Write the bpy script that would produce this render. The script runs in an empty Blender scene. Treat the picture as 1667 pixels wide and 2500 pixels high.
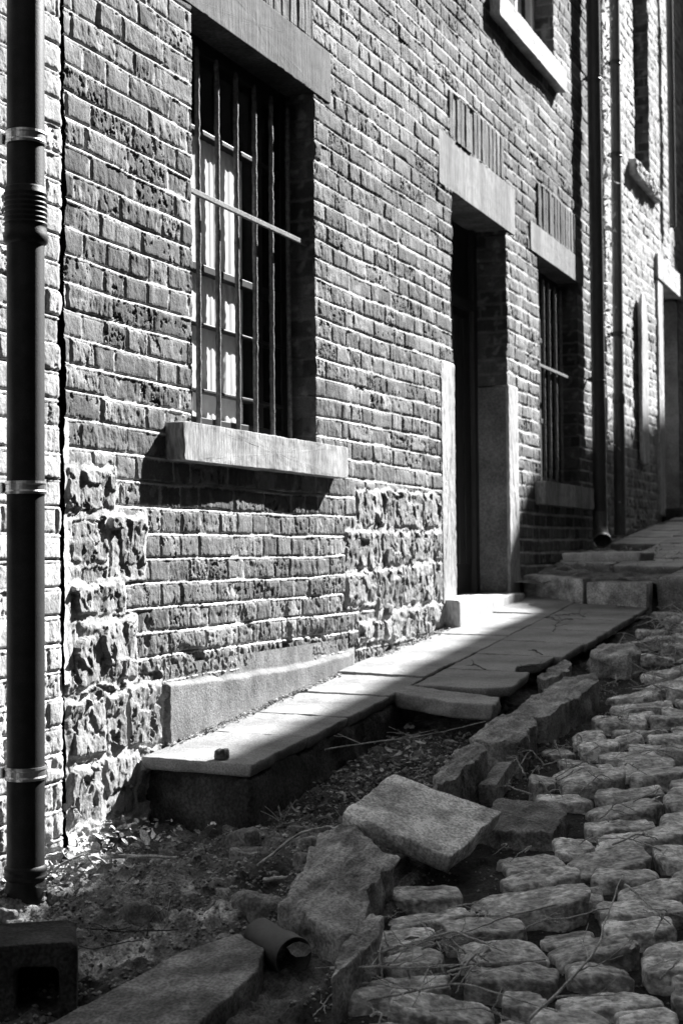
import bpy, bmesh, math, random
import numpy as np
from mathutils import Matrix, Vector

# ------------------------------------------------------------------ camera, sky, sun, exposure
S = bpy.context.scene
COL = S.collection
EYE = np.array([2.2, 0.0, 1.0])
yaw, pitch, roll = math.radians(23.2), math.atan(98 / 3472), 0.009
fw = np.array([-math.sin(yaw) * math.cos(pitch), math.cos(yaw) * math.cos(pitch), math.sin(pitch)])
r0 = np.cross(fw, [0, 0, 1]); r0 /= np.linalg.norm(r0); u0 = np.cross(r0, fw)
cr, sr = math.cos(roll), math.sin(roll)
rt = cr * r0 - sr * u0; up = cr * u0 + sr * r0
cam_d = bpy.data.cameras.new('camera'); cam = bpy.data.objects.new('camera', cam_d); COL.objects.link(cam)
cam.matrix_world = Matrix(((rt[0], up[0], -fw[0], EYE[0]), (rt[1], up[1], -fw[1], EYE[1]), (rt[2], up[2], -fw[2], EYE[2]), (0, 0, 0, 1)))
cam_d.sensor_fit = 'VERTICAL'; cam_d.sensor_height = 36; cam_d.lens = 50
cam_d.clip_start = 0.05; cam_d.clip_end = 2000
cam_d.dof.use_dof = True; cam_d.dof.focus_distance = 3.7; cam_d.dof.aperture_fstop = 6.3
S.camera = cam

SUN = np.array([1.0, 2.6, 2.25]); SUN /= np.linalg.norm(SUN)
w = bpy.data.worlds.new('World'); S.world = w; w.use_nodes = True
nt = w.node_tree; bg = nt.nodes['Background']
sky = nt.nodes.new('ShaderNodeTexSky'); sky.sky_type = 'NISHITA'; sky.sun_disc = False
sky.sun_elevation = math.asin(SUN[2]); sky.sun_rotation = math.atan2(SUN[0], SUN[1])
bw = nt.nodes.new('ShaderNodeRGBToBW')
nt.links.new(sky.outputs[0], bw.inputs[0]); nt.links.new(bw.outputs[0], bg.inputs['Color'])
bg.inputs['Strength'].default_value = 0.05
sl = bpy.data.lights.new('sun', 'SUN'); sl.energy = 5.0; sl.angle = math.radians(0.53); sl.color = (1, 1, 1)
so = bpy.data.objects.new('sun', sl); COL.objects.link(so)
so.rotation_euler = Vector(tuple(SUN)).to_track_quat('Z', 'Y').to_euler()
S.view_settings.view_transform = 'Standard'; S.view_settings.look = 'None'
S.view_settings.gamma = 1.0; S.view_settings.exposure = 2.15
S.cycles.max_bounces = 5; S.cycles.diffuse_bounces = 2; S.cycles.transparent_max_bounces = 12

# ------------------------------------------------------------------ noise
_r = np.random.RandomState(7)
PERM = np.concatenate([_r.permutation(256)] * 3)
G3 = _r.normal(size=(256, 3)); G3 /= np.linalg.norm(G3, axis=1)[:, None]
GA = _r.uniform(0, 2 * np.pi, 256); G2 = np.stack([np.cos(GA), np.sin(GA)], 1)
def fade(t): return t * t * t * (t * (t * 6 - 15) + 10)
def p2(x, y, s=0):
    x = np.asarray(x, float) + s * 17.31; y = np.asarray(y, float) + s * 9.77
    xi = np.floor(x).astype(int); yi = np.floor(y).astype(int); xf = x - xi; yf = y - yi; xi &= 255; yi &= 255
    def g(i, j): 
        h = PERM[PERM[(xi + i) & 255] + ((yi + j) & 255)]
        return G2[h, 0] * (xf - i) + G2[h, 1] * (yf - j)
    u, v = fade(xf), fade(yf)
    a = g(0, 0); b = g(1, 0); c = g(0, 1); d = g(1, 1)
    return ((a + u * (b - a)) * (1 - v) + (c + u * (d - c)) * v) * 1.5
def f2(x, y, o=4, s=0, gain=.5):
    r = 0; a = 1
    for k in range(o): r = r + a * p2(x * 2 ** k, y * 2 ** k, s + k * 3); a *= gain
    return r
def p3(q, s=0):
    x, y, z = (q[..., k] + s * 13.7 * (k + 1) for k in range(3))
    xi, yi, zi = (np.floor(t).astype(int) for t in (x, y, z)); xf, yf, zf = x - xi, y - yi, z - zi
    def g(i, j, k):
        h = PERM[PERM[PERM[(xi + i) & 255] + ((yi + j) & 255)] + ((zi + k) & 255)]
        return G3[h, 0] * (xf - i) + G3[h, 1] * (yf - j) + G3[h, 2] * (zf - k)
    u, v, t = fade(xf), fade(yf), fade(zf)
    l = lambda a, b, m: a + m * (b - a)
    return l(l(l(g(0,0,0), g(1,0,0), u), l(g(0,1,0), g(1,1,0), u), v), l(l(g(0,0,1), g(1,0,1), u), l(g(0,1,1), g(1,1,1), u), v), t) * 1.5
def f3(q, o=3, s=0, gain=.5):
    r = 0; a = 1
    for k in range(o): r = r + a * p3(q * 2 ** k, s + k); a *= gain
    return r
def sst(a, b, x):
    t = np.clip((x - a) / (b - a), 0, 1); return t * t * (3 - 2 * t)

# ------------------------------------------------------------------ materials
def mat(name, base, rough=.85, var=.25, vs=6., bump=.3, bs=60., stretch=(1, 1, 1), attr=None, metal=0., spec=.3, dark=None, dist=.01):
    m = bpy.data.materials.new(name); m.use_nodes = True; n = m.node_tree.nodes; L = m.node_tree.links
    b = n['Principled BSDF']; b.inputs['Roughness'].default_value = rough; b.inputs['Metallic'].default_value = metal
    b.inputs['Specular IOR Level'].default_value = spec
    tc = n.new('ShaderNodeTexCoord'); mp = n.new('ShaderNodeMapping'); mp.inputs['Scale'].default_value = stretch
    L.new(tc.outputs['Object'], mp.inputs['Vector'])
    n1 = n.new('ShaderNodeTexNoise'); n1.inputs['Scale'].default_value = vs; n1.inputs['Detail'].default_value = 8; n1.inputs['Roughness'].default_value = .62
    L.new(mp.outputs[0], n1.inputs['Vector'])
    mr = n.new('ShaderNodeMapRange'); mr.inputs['From Min'].default_value = .38; mr.inputs['From Max'].default_value = .62
    mr.inputs['To Min'].default_value = 1 - var; mr.inputs['To Max'].default_value = 1 + var
    L.new(n1.outputs['Fac'], mr.inputs['Value'])
    mu = n.new('ShaderNodeMath'); mu.operation = 'MULTIPLY'; L.new(mr.outputs[0], mu.inputs[0])
    if attr:
        at = n.new('ShaderNodeAttribute'); at.attribute_name = attr; L.new(at.outputs['Fac'], mu.inputs[1])
    else: mu.inputs[1].default_value = base
    n3 = n.new('ShaderNodeTexNoise'); n3.inputs['Scale'].default_value = bs * 1.7; n3.inputs['Detail'].default_value = 6; L.new(mp.outputs[0], n3.inputs['Vector'])
    mr2 = n.new('ShaderNodeMapRange'); mr2.inputs['From Min'].default_value = .37; mr2.inputs['From Max'].default_value = .63
    mr2.inputs['To Min'].default_value = 1 - var * .85; mr2.inputs['To Max'].default_value = 1 + var * .85; L.new(n3.outputs['Fac'], mr2.inputs['Value'])
    mu2 = n.new('ShaderNodeMath'); mu2.operation = 'MULTIPLY'; L.new(mu.outputs[0], mu2.inputs[0]); L.new(mr2.outputs[0], mu2.inputs[1])
    cc = n.new('ShaderNodeCombineColor')
    for k in range(3): L.new(mu2.outputs[0], cc.inputs[k])
    L.new(cc.outputs[0], b.inputs['Base Color'])
    if bump:
        n2 = n.new('ShaderNodeTexNoise'); n2.inputs['Scale'].default_value = bs; n2.inputs['Detail'].default_value = 7; n2.inputs['Roughness'].default_value = .65
        L.new(mp.outputs[0], n2.inputs['Vector'])
        bp = n.new('ShaderNodeBump'); bp.inputs['Strength'].default_value = bump; bp.inputs['Distance'].default_value = dist
        L.new(n2.outputs['Fac'], bp.inputs['Height']); L.new(bp.outputs[0], b.inputs['Normal'])
    return m
M = dict(
    brick=mat('weathered_brick', .2, .9, .22, 9, .45, 110, attr='alb', dist=.006),
    paleLintel=mat('pale_tooled_bluestone', .17, .85, .4, 4, .5, 42, stretch=(1, 1.6, .16), dist=.005),
    lintel=mat('tooled_bluestone', .045, .85, .5, 3, .55, 42, stretch=(1, 1.6, .16), dist=.006),
    sill=mat('bluestone_sill', .27, .85, .4, 6, .5, 60, stretch=(1, 1.6, .2), dist=.005),
    paleStone=mat('limewashed_stone', .42, .85, .28, 5, .3, 60, stretch=(1, 1, .3), dist=.005),
    slab=mat('smooth_paving', .20, .7, .32, 3.2, .4, 110, dist=.003, spec=.4),
    slab2=mat('worn_paving', .29, .8, .25, 8, .4, 90, dist=.005),
    cobble=mat('slate_cobble', .2, .45, .55, 16, 1.0, 48, attr='alb', spec=.65, dist=.008, stretch=(.85, 1.2, 1.2)),
    kerb=mat('gritty_kerb_stone', .15, .8, .45, 10, .8, 80, attr='alb', dist=.008),
    earth=mat('dusty_earth', .2, .95, .45, 14, .8, 90, attr='alb', dist=.01),
    concrete=mat('rough_concrete', .2, .95, .4, 9, .8, 80, dist=.01),
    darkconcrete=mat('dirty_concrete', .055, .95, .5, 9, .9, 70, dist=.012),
    black=mat('black_gloss_paint', .011, .55, .35, 20, .3, 200, spec=.25, dist=.002),
    zinc=mat('galvanised_zinc', .45, .35, .15, 15, .1, 90, metal=.9, dist=.002),
    greypipe=mat('grey_zinc_pipe', .12, .45, .2, 8, .08, 60, metal=.3, stretch=(1, 1, .2), dist=.003),
    darkpipe=mat('dark_painted_pipe', .06, .4, .15, 10, .08, 60, stretch=(1, 1, .2), dist=.003),
    iron=mat('rusty_iron', .11, .7, .4, 60, .8, 160, spec=.4, dist=.003),
    wood=mat('dark_painted_wood', .035, .55, .25, 8, .2, 60, stretch=(1, 1, .1), dist=.003),
    frame=mat('window_paint', .018, .5, .2, 12, .2, 60, dist=.002),
    frame2=mat('pale_window_paint', .6, .45, .1, 12, .1, 60, dist=.002),
    curtain=mat('white_curtain', .85, .9, .06, 10, .1, 200, dist=.002),
    void=mat('unlit_room_black', .03, .95, .1, 5, 0),  # near-black colour stands in for the shade of the unlit rooms
    render=mat('grey_cement_render', .17, .95, .3, 10, .7, 120, dist=.006),
    plaster=mat('old_plaster', .17, .95, .3, 5, .4, 60, dist=.006),
    twig=mat('dry_twig', .42, .8, .4, 40, .4, 200, dist=.002),
    leaf=mat('dry_leaf', .42, .75, .35, 30, .4, 120, dist=.002),
    roof=mat('slate_roof', .08, .7, .3, 10, .3, 40),
    darkbrick=mat('dark_brick', .05, .95, .3, 4, .3, 40),  # unseen houses kept dark to cut light bounced onto the wall
    pvc=mat('grey_plastic', .05, .5, .2, 20, .1, 60),
)
g = bpy.data.materials.new('window_glass'); g.use_nodes = True; n = g.node_tree.nodes; n.clear()
o_ = n.new('ShaderNodeOutputMaterial'); mx = n.new('ShaderNodeMixShader'); tr = n.new('ShaderNodeBsdfTransparent'); gl = n.new('ShaderNodeBsdfGlossy'); lw = n.new('ShaderNodeLayerWeight'); fr = n.new('ShaderNodeMath'); fr.operation = 'POWER'; fr.inputs[1].default_value = 4.0
gl.inputs['Roughness'].default_value = .03; tr.inputs['Color'].default_value = (.95, .95, .95, 1); lw.inputs['Blend'].default_value = .5; g.node_tree.links.new(lw.outputs['Facing'], fr.inputs[0])
Lk = g.node_tree.links; Lk.new(fr.outputs[0], mx.inputs[0]); Lk.new(tr.outputs[0], mx.inputs[1]); Lk.new(gl.outputs[0], mx.inputs[2]); Lk.new(mx.outputs[0], o_.inputs[0])
M['glass'] = g

# ------------------------------------------------------------------ object helpers
def tag(o, label=None, cat=None, group=None, kind=None):
    if label: o['label'] = label
    if cat: o['category'] = cat
    if group: o['group'] = group
    if kind: o['kind'] = kind
    return o
def empty(name, loc, label, cat, group=None):
    o = bpy.data.objects.new(name, None); COL.objects.link(o); o.location = loc; o.empty_display_size = .1
    return tag(o, label, cat, group)
def mesh(name, V, F, m, parent=None, base=None, attrs=None, smooth=True):
    V = np.asarray(V, np.float64).reshape(-1, 3)
    if base is None: base = np.array(parent.location) if parent is not None else np.zeros(3)
    base = np.asarray(base, float)
    me = bpy.data.meshes.new(name); me.vertices.add(len(V)); me.vertices.foreach_set('co', (V - base).astype(np.float32).ravel())
    if isinstance(F, np.ndarray): 
        k = F.shape[1]; lv = F.astype(np.int32).ravel(); ls = np.arange(len(F), dtype=np.int32) * k; lt = np.full(len(F), k, np.int32)
    else:
        lv = np.array([i for f in F for i in f], np.int32); lt = np.array([len(f) for f in F], np.int32); ls = np.concatenate([[0], np.cumsum(lt)[:-1]]).astype(np.int32)
    me.loops.add(len(lv)); me.loops.foreach_set('vertex_index', lv)
    me.polygons.add(len(ls)); me.polygons.foreach_set('loop_start', ls); me.polygons.foreach_set('loop_total', lt)
    me.polygons.foreach_set('use_smooth', np.full(len(ls), smooth))
    me.update(calc_edges=True); me.validate()
    for kx, a in (attrs or {}).items():
        at = me.attributes.new(kx, 'FLOAT', 'POINT'); at.data.foreach_set('value', np.asarray(a, np.float32).ravel())
    me.materials.append(m)
    o = bpy.data.objects.new(name, me); COL.objects.link(o)
    if parent is not None:
        o.parent = parent
        if parent.parent is not None or parent.type == 'MESH': pass
    else: o.location = base
    return o
class MB:
    def __init__(s): s.V = []; s.F = []; s.n = 0; s.A = []
    def add(s, V, F, a=None):
        V = np.asarray(V, float).reshape(-1, 3); s.V.append(V); s.F += [tuple(int(i) + s.n for i in f) for f in F]; s.n += len(V)
        s.A.append(np.full(len(V), .2) if a is None else np.broadcast_to(a, (len(V),)))
        return s
    def box(s, x0, x1, y0, y1, z0, z1, b=0.0):
        bm = bmesh.new(); bmesh.ops.create_cube(bm, size=1)
        for v in bm.verts: v.co = Vector(((x0 + x1) / 2 + v.co.x * (x1 - x0), (y0 + y1) / 2 + v.co.y * (y1 - y0), (z0 + z1) / 2 + v.co.z * (z1 - z0)))
        if b: bmesh.ops.bevel(bm, geom=bm.edges[:], offset=b, segments=2, affect='EDGES', profile=.5)
        bm.verts.index_update()
        s.add([v.co[:] for v in bm.verts], [[v.index for v in f.verts] for f in bm.faces]); bm.free(); return s
    def tube(s, pts, rad, n=8, cap=True, a=None):
        pts = np.asarray(pts, float); k = len(pts); rad = np.broadcast_to(rad, (k,)); T = np.gradient(pts, axis=0); T /= np.linalg.norm(T, axis=1)[:, None] + 1e-9
        ref = np.array([0, 0, 1.]) if abs(T[0][2]) < .9 else np.array([1., 0, 0]); V = []
        A = np.cross(T[0], ref); A /= np.linalg.norm(A)
        for i in range(k):
            A = A - T[i] * (A @ T[i]); A /= np.linalg.norm(A) + 1e-9; B = np.cross(T[i], A)
            for j in range(n):
                t = 2 * math.pi * j / n; V.append(pts[i] + rad[i] * (math.cos(t) * A + math.sin(t) * B))
        F = [(i * n + j, i * n + (j + 1) % n, (i + 1) * n + (j + 1) % n, (i + 1) * n + j) for i in range(k - 1) for j in range(n)]
        if cap: F += [tuple(range(n))[::-1], tuple((k - 1) * n + j for j in range(n))]
        return s.add(V, F, a)
    def lathe(s, x, y, prof, n=40, lean=(0, 0)):      # prof: (r, z) pairs; lean: dx,dy per metre of height
        V = []; z0 = prof[0][1]
        for r, z in prof:
            for j in range(n):
                t = 2 * math.pi * j / n; V.append((x + lean[0] * (z - z0) + r * math.cos(t), y + lean[1] * (z - z0) + r * math.sin(t), z))
        F = [(i * n + j, i * n + (j + 1) % n, (i + 1) * n + (j + 1) % n, (i + 1) * n + j) for i in range(len(prof) - 1) for j in range(n)]
        return s.add(V, F)
    def build(s, name, m, parent=None, base=None, smooth=False, attr=False):
        o = mesh(name, np.concatenate(s.V), s.F, m, parent, base, {'alb': np.concatenate(s.A)} if attr else None, smooth)
        return o
def sub(o, parent):       # make o a sub-part of a part (both already in the thing's coordinates)
    o.parent = parent; return o

def grid(a, b, hole=None):
    na, nb = len(a), len(b); i = np.arange(na * nb).reshape(na, nb)
    F = np.stack([i[:-1, :-1], i[1:, :-1], i[1:, 1:], i[:-1, 1:]], -1).reshape(-1, 4)
    if hole is not None: F = F[~hole.reshape(-1)]
    return F
def lines(a, b, st, snaps=(), st2=None):
    st2 = st2 or st; L = [a]
    while L[-1] < b: L.append(L[-1] + st + (st2 - st) * (L[-1] - a) / (b - a))
    L = np.array(L[:-1] + [b])
    for q in snaps:
        if a < q < b: L[np.argmin(abs(L - q))] = q
    return np.unique(L)

# ------------------------------------------------------------------ brickwork relief
def bricks(Y, Z, seed, pitch=.0755, z0=.012, ph=.5, rough=1., alb=(.10, .24), erode=0., mort=.47, wav=1.):
    """height, albedo of coursed brickwork at wall coordinates Y (along) and Z (up)"""
    zz = Z + wav * (.008 * p2(Y / 1.1, Z / .45, seed) + .0035 * p2(Y / .22, Z / .12, seed + 1)) - z0
    j = np.floor(zz / pitch).astype(int); v = (zz / pitch - j) * pitch
    U = Y + .003 * p2(Y / .1, Z / .05, seed + 2)
    uL = np.zeros_like(Y); Ln = np.ones_like(Y); bid = np.zeros(Y.shape, int)
    y0, y1 = Y.min() - .5, Y.max() + .5
    for r in np.unique(j):
        rg = np.random.RandomState(seed * 131 + int(r) * 7 + 9000); k = int((y1 - y0) / .1) + 4
        p = ph(r * pitch + z0) if callable(ph) else ph
        ln = np.where(rg.rand(k) < p, rg.normal(.119, .006, k), rg.normal(.233, .006, k)); e = y0 - rg.rand() * .2 + np.concatenate([[0], np.cumsum(ln)])
        q = j == r; i = np.clip(np.searchsorted(e, U[q]) - 1, 0, k - 1); uL[q] = U[q] - e[i]; Ln[q] = ln[i]; bid[q] = (i * 37 + r * 101) % 4096
    rg = np.random.RandomState(seed + 5); T = rg.normal(size=(4096, 4)); W = rg.rand(4096, 3)
    tj = .0100 + .004 * p2(Y / .3, Z / .2, seed + 3)
    ed = np.minimum(np.minimum(v, pitch - tj - v), np.minimum(uL, Ln - uL) - .0042)
    en = .0036 * f2(Y * 38, Z * 42, 4, seed + 4, .6)
    b = sst(-.0005, .0045, ed + en)
    pit = sst(.30, .8, (f2(Y * 42, Z * 36, 5, seed + 6, .7) + .35 * p2(Y * 9, Z * 12, seed + 36)) * (.35 + W[bid, 0] * .8)) * .006
    crk = sst(.0, .06, abs(p2(Y * 22, Z * 9, seed + 21)) ) 
    hb = .0015 * T[bid, 0] + .010 * T[bid, 1] * (uL - Ln / 2) + .015 * T[bid, 2] * (v - .03)
    hb = hb + rough * (.0026 * (.25 + W[bid, 2]) * f2(Y * 27, Z * 16, 5, seed + 7, .62) - pit * 2.6 * W[bid, 1] ** 5 - .0015 * (1 - crk) * (W[bid, 2] > .5))
    bulge = .0012 * (1 - np.clip(1 - ed / .02, 0, 1) ** 2)
    t = np.clip((v - (pitch - tj)) / tj, 0, 1); hz = v > (pitch - tj)
    hm = np.where(hz, .0014 - .0035 * t - .011 * t ** 4, -.0034) + .0007 * f2(Y * 60, Z * 60, 3, seed + 8)
    smear = sst(.32, .6, p2(Y * 5, Z * 8, seed + 30) + .3 * p2(Y * 25, Z * 25, seed + 31))      # flush-pointed patches
    hm = hm + smear * .003
    h = hm * (1 - b) + (hb + bulge) * b
    if erode is not None and not np.isscalar(erode) or erode:
        er = f2(Y * 9, Z * 12, 4, seed + 9); h = h - erode * (sst(.2, .75, er) * .022 + .010 * abs(f2(Y * 30, Z * 22, 3, seed + 10)))
    va = .5 + .5 * np.tanh(T[bid, 3]) 
    al = alb[0] + (alb[1] - alb[0]) * va
    al = al * (1 + .22 * f2(Y * 2.2, Z * 3, 3, seed + 11)) * (1 + .35 * f2(Y * .8, Z * 1.0, 2, seed + 17)); al = al + .10 * sst(.25, .7, f2(Y * 14, Z * 14, 3, seed + 12))
    mo = mort * (1 + .12 * f2(Y * 20, Z * 20, 2, seed + 13)) * (1 + .38 * f2(Y * 1.6, Z * 2.2, 3, seed + 14)) * np.where(hz, 1, .72)
    al = al * b + mo * (1 - b)
    h = h + .007 * f2(Y * 1.3, Z * 1.6, 3, seed + 15)
    return h, np.clip(al, .03, .8)
def soldier(Y, Z, y0, z0, seed):
    k = np.floor((Y - y0) / .066).astype(int); u = (Y - y0) / .066 - k; u *= .066
    rg = np.random.RandomState(seed); T = rg.normal(size=(256, 3))
    ed = np.minimum(u, .066 - .008 - u) + .0014 * f2(Y * 50, Z * 30, 3, seed); b = sst(-.0005, .003, ed)
    h = b * (.003 * T[k % 256, 0] + .002 * f2(Y * 60, Z * 8, 4, seed) + .002) - .006 * (1 - b)
    return h, np.clip((.12 + .03 * T[k % 256, 1]) * b + .42 * (1 - b), .05, .7)
def facets(y, z, sp, seed, tilt=.22, off=.004):
    """broken-stone relief: every point takes the tilted plane of its nearest jittered cell"""
    u, v = y / sp, z / sp; iu, iv = np.floor(u).astype(int), np.floor(v).astype(int); best = np.full(y.shape, 9e9); out = np.zeros(y.shape)
    rg = np.random.RandomState(seed); T = rg.rand(1024, 5)
    for a in (-1, 0, 1):
        for b in (-1, 0, 1):
            k = ((iu + a) * 73 + (iv + b) * 191 + seed * 7) % 1024; cu, cv = iu + a + T[k, 0], iv + b + T[k, 1]; d = abs(u - cu) ** 2 + abs(v - cv) ** 2
            q = d < best; best[q] = d[q]; out[q] = (off * (T[k, 2] - .5) * 2 + tilt * sp * ((T[k, 3] - .5) * (u - cu) + (T[k, 4] - .5) * (v - cv)) * 2)[q]
    return out
def blocks(Y, Z, h, al, B, seed, a0=.26):
    for i, (y0, y1, z0, z1) in enumerate(B):
        c = .010
        d = np.minimum(np.minimum(Y - y0, y1 - Y), np.minimum(Z - z0, z1 - Z)) + .013 * f2(Y * 12, Z * 12, 4, seed + i)
        q = d > -c
        yy, zz, dd = Y[q], Z[q], d[q]
        ins = sst(0, .010, dd)
        wx, wz = yy + .02 * p2(yy * 9, zz * 9, seed + i), zz + .02 * p2(yy * 9, zz * 9, seed + i + 7)
        n = abs(p2(wx * 6, wz * 5, seed + 40 + i)) * 1.3 + .45 * abs(p2(wx * 14, wz * 12, seed + 50 + i)); pk = f2(yy * 20, zz * 15, 5, seed + 80 + i, .62)
        wy2, wz2 = yy + .008 * f2(yy * 22, zz * 22, 3, seed + i), zz + .008 * f2(yy * 22, zz * 22, 3, seed + i + 3)
        hs = .007 + facets(wy2, wz2, .11, seed + i, .14, .0022) + .5 * facets(wy2, wz2, .042, seed + i + 50, .18, .0014) + .0015 * f2(yy * 40, zz * 30, 4, seed + 60 + i, .6) - .012 * sst(.52, .66, pk)
        aj = .42; as_ = a0 * (1 + .25 * f2(yy * 25, zz * 20, 3, seed + 90 + i))
        h[q] = (.001 + .002 * f2(yy * 30, zz * 30, 2, seed)) * (1 - ins) + hs * ins; al[q] = aj * (1 - ins) + as_ * ins * (1 - .35 * sst(.1, .5, pk))
    return h, al
def jag(Y, Z, opens, seed):
    dy = np.zeros_like(Y)
    for (y0, y1, z0, z1) in opens:
        inz = (Z > z0 - .01) & (Z < z1 + .01)
        for e in (y0, y1):
            n = .006 * p2(Z / .0755 + .3, Z * 0, seed) + .0035 * f2(Z * 40, Z * 0, 3, seed + 1)
            dy += inz * n * np.exp(-abs(Y - e) / .008)
    return dy
def wall_patch(y, z, opens, fn, seed, x0=0., edge=None):
    Y, Z = np.meshgrid(y, z, indexing='ij'); h, al = fn(Y, Z)
    yc = (y[:-1] + y[1:]) / 2; zc = (z[:-1] + z[1:]) / 2; YC, ZC = np.meshgrid(yc, zc, indexing='ij'); hole = np.zeros(YC.shape, bool)
    for (a, b, c, d) in opens: hole |= (YC > a) & (YC < b) & (ZC > c) & (ZC < d)
    dj = jag(Y, Z, opens, seed)
    if edge is not None:
        dj = dj + (.006 * p2(Z / .0755, Z * 0, seed + 9) + .004 * f2(Z * 35, Z * 0, 3, seed + 10) + (edge[1](Z) if edge[1] else 0)) * np.exp(-abs(Y - edge[0]) / .012)
    V = np.stack([x0 + h, Y + dj, Z], -1).reshape(-1, 3)
    return V, grid(y, z, hole), al.ravel()
def join(parts):
    V = []; F = []; A = []; n = 0
    for v, f, a in parts: V.append(v); F.append(f + n); A.append(a); n += len(v)
    return np.concatenate(V), np.concatenate(F), np.concatenate(A)
def quadbox(x0, x1, y0, y1, z0, z1, a=.2, skip=()):
    V = np.array([(x, y, z) for x in (x0, x1) for y in (y0, y1) for z in (z0, z1)]); F = dict(xn=(0, 1, 3, 2), xp=(4, 6, 7, 5), yn=(0, 4, 5, 1), yp=(2, 3, 7, 6), zn=(0, 2, 6, 4), zp=(1, 5, 7, 3))
    return V, np.array([F[k] for k in F if k not in skip]), np.full(8, a)
def reveal(yy, sgn, depth, z0, z1, seed, step=.006, fn=None):
    """brick side of an opening in the plane y = yy, facing sgn along the street"""
    d = lines(-depth, -.001, step); z = lines(z0, z1, step); D, Z = np.meshgrid(d, z, indexing='ij')
    h, al = (fn or (lambda a, b: bricks(a, b, seed, ph=1., wav=1., alb=(.03, .09), mort=.13)))(D, Z)  # bricks coloured darker than the wall to deepen the shade in openings
    V = np.stack([D, yy + sgn * (h - .004), Z], -1).reshape(-1, 3); F = grid(d, z)
    return V, (F if sgn < 0 else F[:, ::-1]), al.ravel()

# ------------------------------------------------------------------ house with the barred window (middle)
W1 = (3.948, 4.900, 1.405, 2.755); DO = (6.518, 7.430, .772, 2.748); W2 = (8.085, 9.040, 1.400, 2.735); WU = (7.684, 8.519, 3.975, 5.25)
LCOL = ['lintel', 'paleLintel', 'paleLintel']
LINT = [(3.79, 5.06, 2.752, 2.950), (6.326, 7.604, 2.746, 3.006), (7.915, 9.20, 2.733, 2.902)]
SILL = [(3.782, 5.066, 1.285, 1.405), (7.96, 9.17, 1.262, 1.400), (7.19, 8.614, 3.840, 3.975)]
SOLD = [(3.90, 4.905, 2.952, 3.19), (6.485, 7.412, 3.01, 3.235), (8.088, 9.05, 2.905, 3.16)]
JAMB = [(6.326, 6.518, .66, 1.905), (7.430, 7.612, .75, 1.905)]
BL = [(3.25, 3.49, 1.121, 1.245), (3.261, 3.452, .97, 1.101), (3.452, 3.65, .934, 1.11), (3.265, 3.535, .832, .918), (3.264, 3.602, .633, .812), (3.246, 3.431, .44, .60), (3.435, 3.545, .44, .603), (3.553, 3.737, .435, .615), (3.251, 3.42, .262, .425), (3.43, 3.60, .25, .425),
      (5.276, 5.597, 1.105, 1.251), (5.605, 6.049, 1.105, 1.261), (6.065, 6.306, 1.103, 1.269), (5.164, 5.54, .93, 1.085), (5.555, 5.89, .945, 1.085), (5.909, 6.306, .955, 1.09), (5.162, 5.48, .79, .918), (5.493, 5.79, .722, .926), (5.80, 6.178, .77, .94), (6.19, 6.31, .766, .945), (5.308, 5.657, .64, .71), (5.669, 6.088, .62, .75), (6.117, 6.334, .62, .753)]
def fnB(Y, Z):
    er = sst(1.12, .75, Z) * .30 + sst(.74, .62, Z) * .6
    h, al = bricks(Y, Z, 3, ph=lambda z: .45 if z > 1.2 else .8, erode=er, alb=(.07, .18))
    for (a, b, c, d) in SOLD:
        q = (Y > a) & (Y < b) & (Z > c) & (Z < d)
        h[q], al[q] = soldier(Y[q], Z[q], a, c, 11)
    # lime-pointed edge beside the gap
    q = sst(3.268, 3.256, Y + .006 * f2(Z * 8, Z * 0, 3, 5)) * sst(.42, .5, Z) * sst(1.4, 1.3, Z); h = h * (1 - q) + .001 * q; al = al * (1 - q) + .68 * q
    al = al * (1 - .58 * sst(-.3, .3, f2(Y * .9, Z * 1.3, 4, 7)) * sst(4.6, 5.6, Y) * sst(2.2, 2.9, Z))
    # small rubble filling the foot of the wall near the gap
    q = (Y < 3.76) & (Z < .645); 
    if q.any():
        n = f2(Y[q] * 14, Z[q] * 14, 5, 77, .55); h[q] = -.002 + .010 * n + facets(Y[q] + .01 * n, Z[q] + .008 * n, .07, 71, .26, .006) + .006 * abs(f2(Y[q] * 40, Z[q] * 40, 3, 78)); al[q] = .20 + .09 * f2(Y[q] * 20, Z[q] * 20, 3, 79)
    q = (Y < 3.9) & (Z < .27); h[q] = .004 + .012 * f2(Y[q] * 12, Z[q] * 20, 4, 88); al[q] = .45
    h, al = blocks(Y, Z, h, al, BL, 200)
    for (a, b, c, d) in LINT + SILL + JAMB:
        q = (Y > a + .004) & (Y < b - .004) & (Z > c + .004) & (Z < d - .004); h[q] = -.012
    return h, al
ops = [W1, DO, W2, WU]
ysn = [v for o in ops for v in o[:2]]; zsn = [v for o in ops for v in o[2:]]
PB = [wall_patch(lines(3.245, 5.2, .0028, ysn, .0036), lines(.05, 3.5, .0034, zsn), ops, fnB, 31, edge=(3.245, lambda Z: -.011 * sst(1.42, 1.3, Z) + .004 * sst(.5, .3, Z))),
      wall_patch(lines(5.2, 7.45, .0036, ysn, .0055), lines(.35, 4.3, .0046, zsn), ops, fnB, 31),
      wall_patch(lines(7.45, 9.6, .0055, ysn, .007), lines(.5, 5.4, .0066, zsn), ops, fnB, 31)]
for (o, dp) in ((W1, .16), (DO, .20), (W2, .16), (WU, .14)):
    for yy, sg in ((o[0], 1), (o[1], -1)):
        if o is DO: 
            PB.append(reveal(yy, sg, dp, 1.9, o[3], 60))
        else: PB.append(reveal(yy, sg, dp, o[2], o[3], 60))
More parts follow.
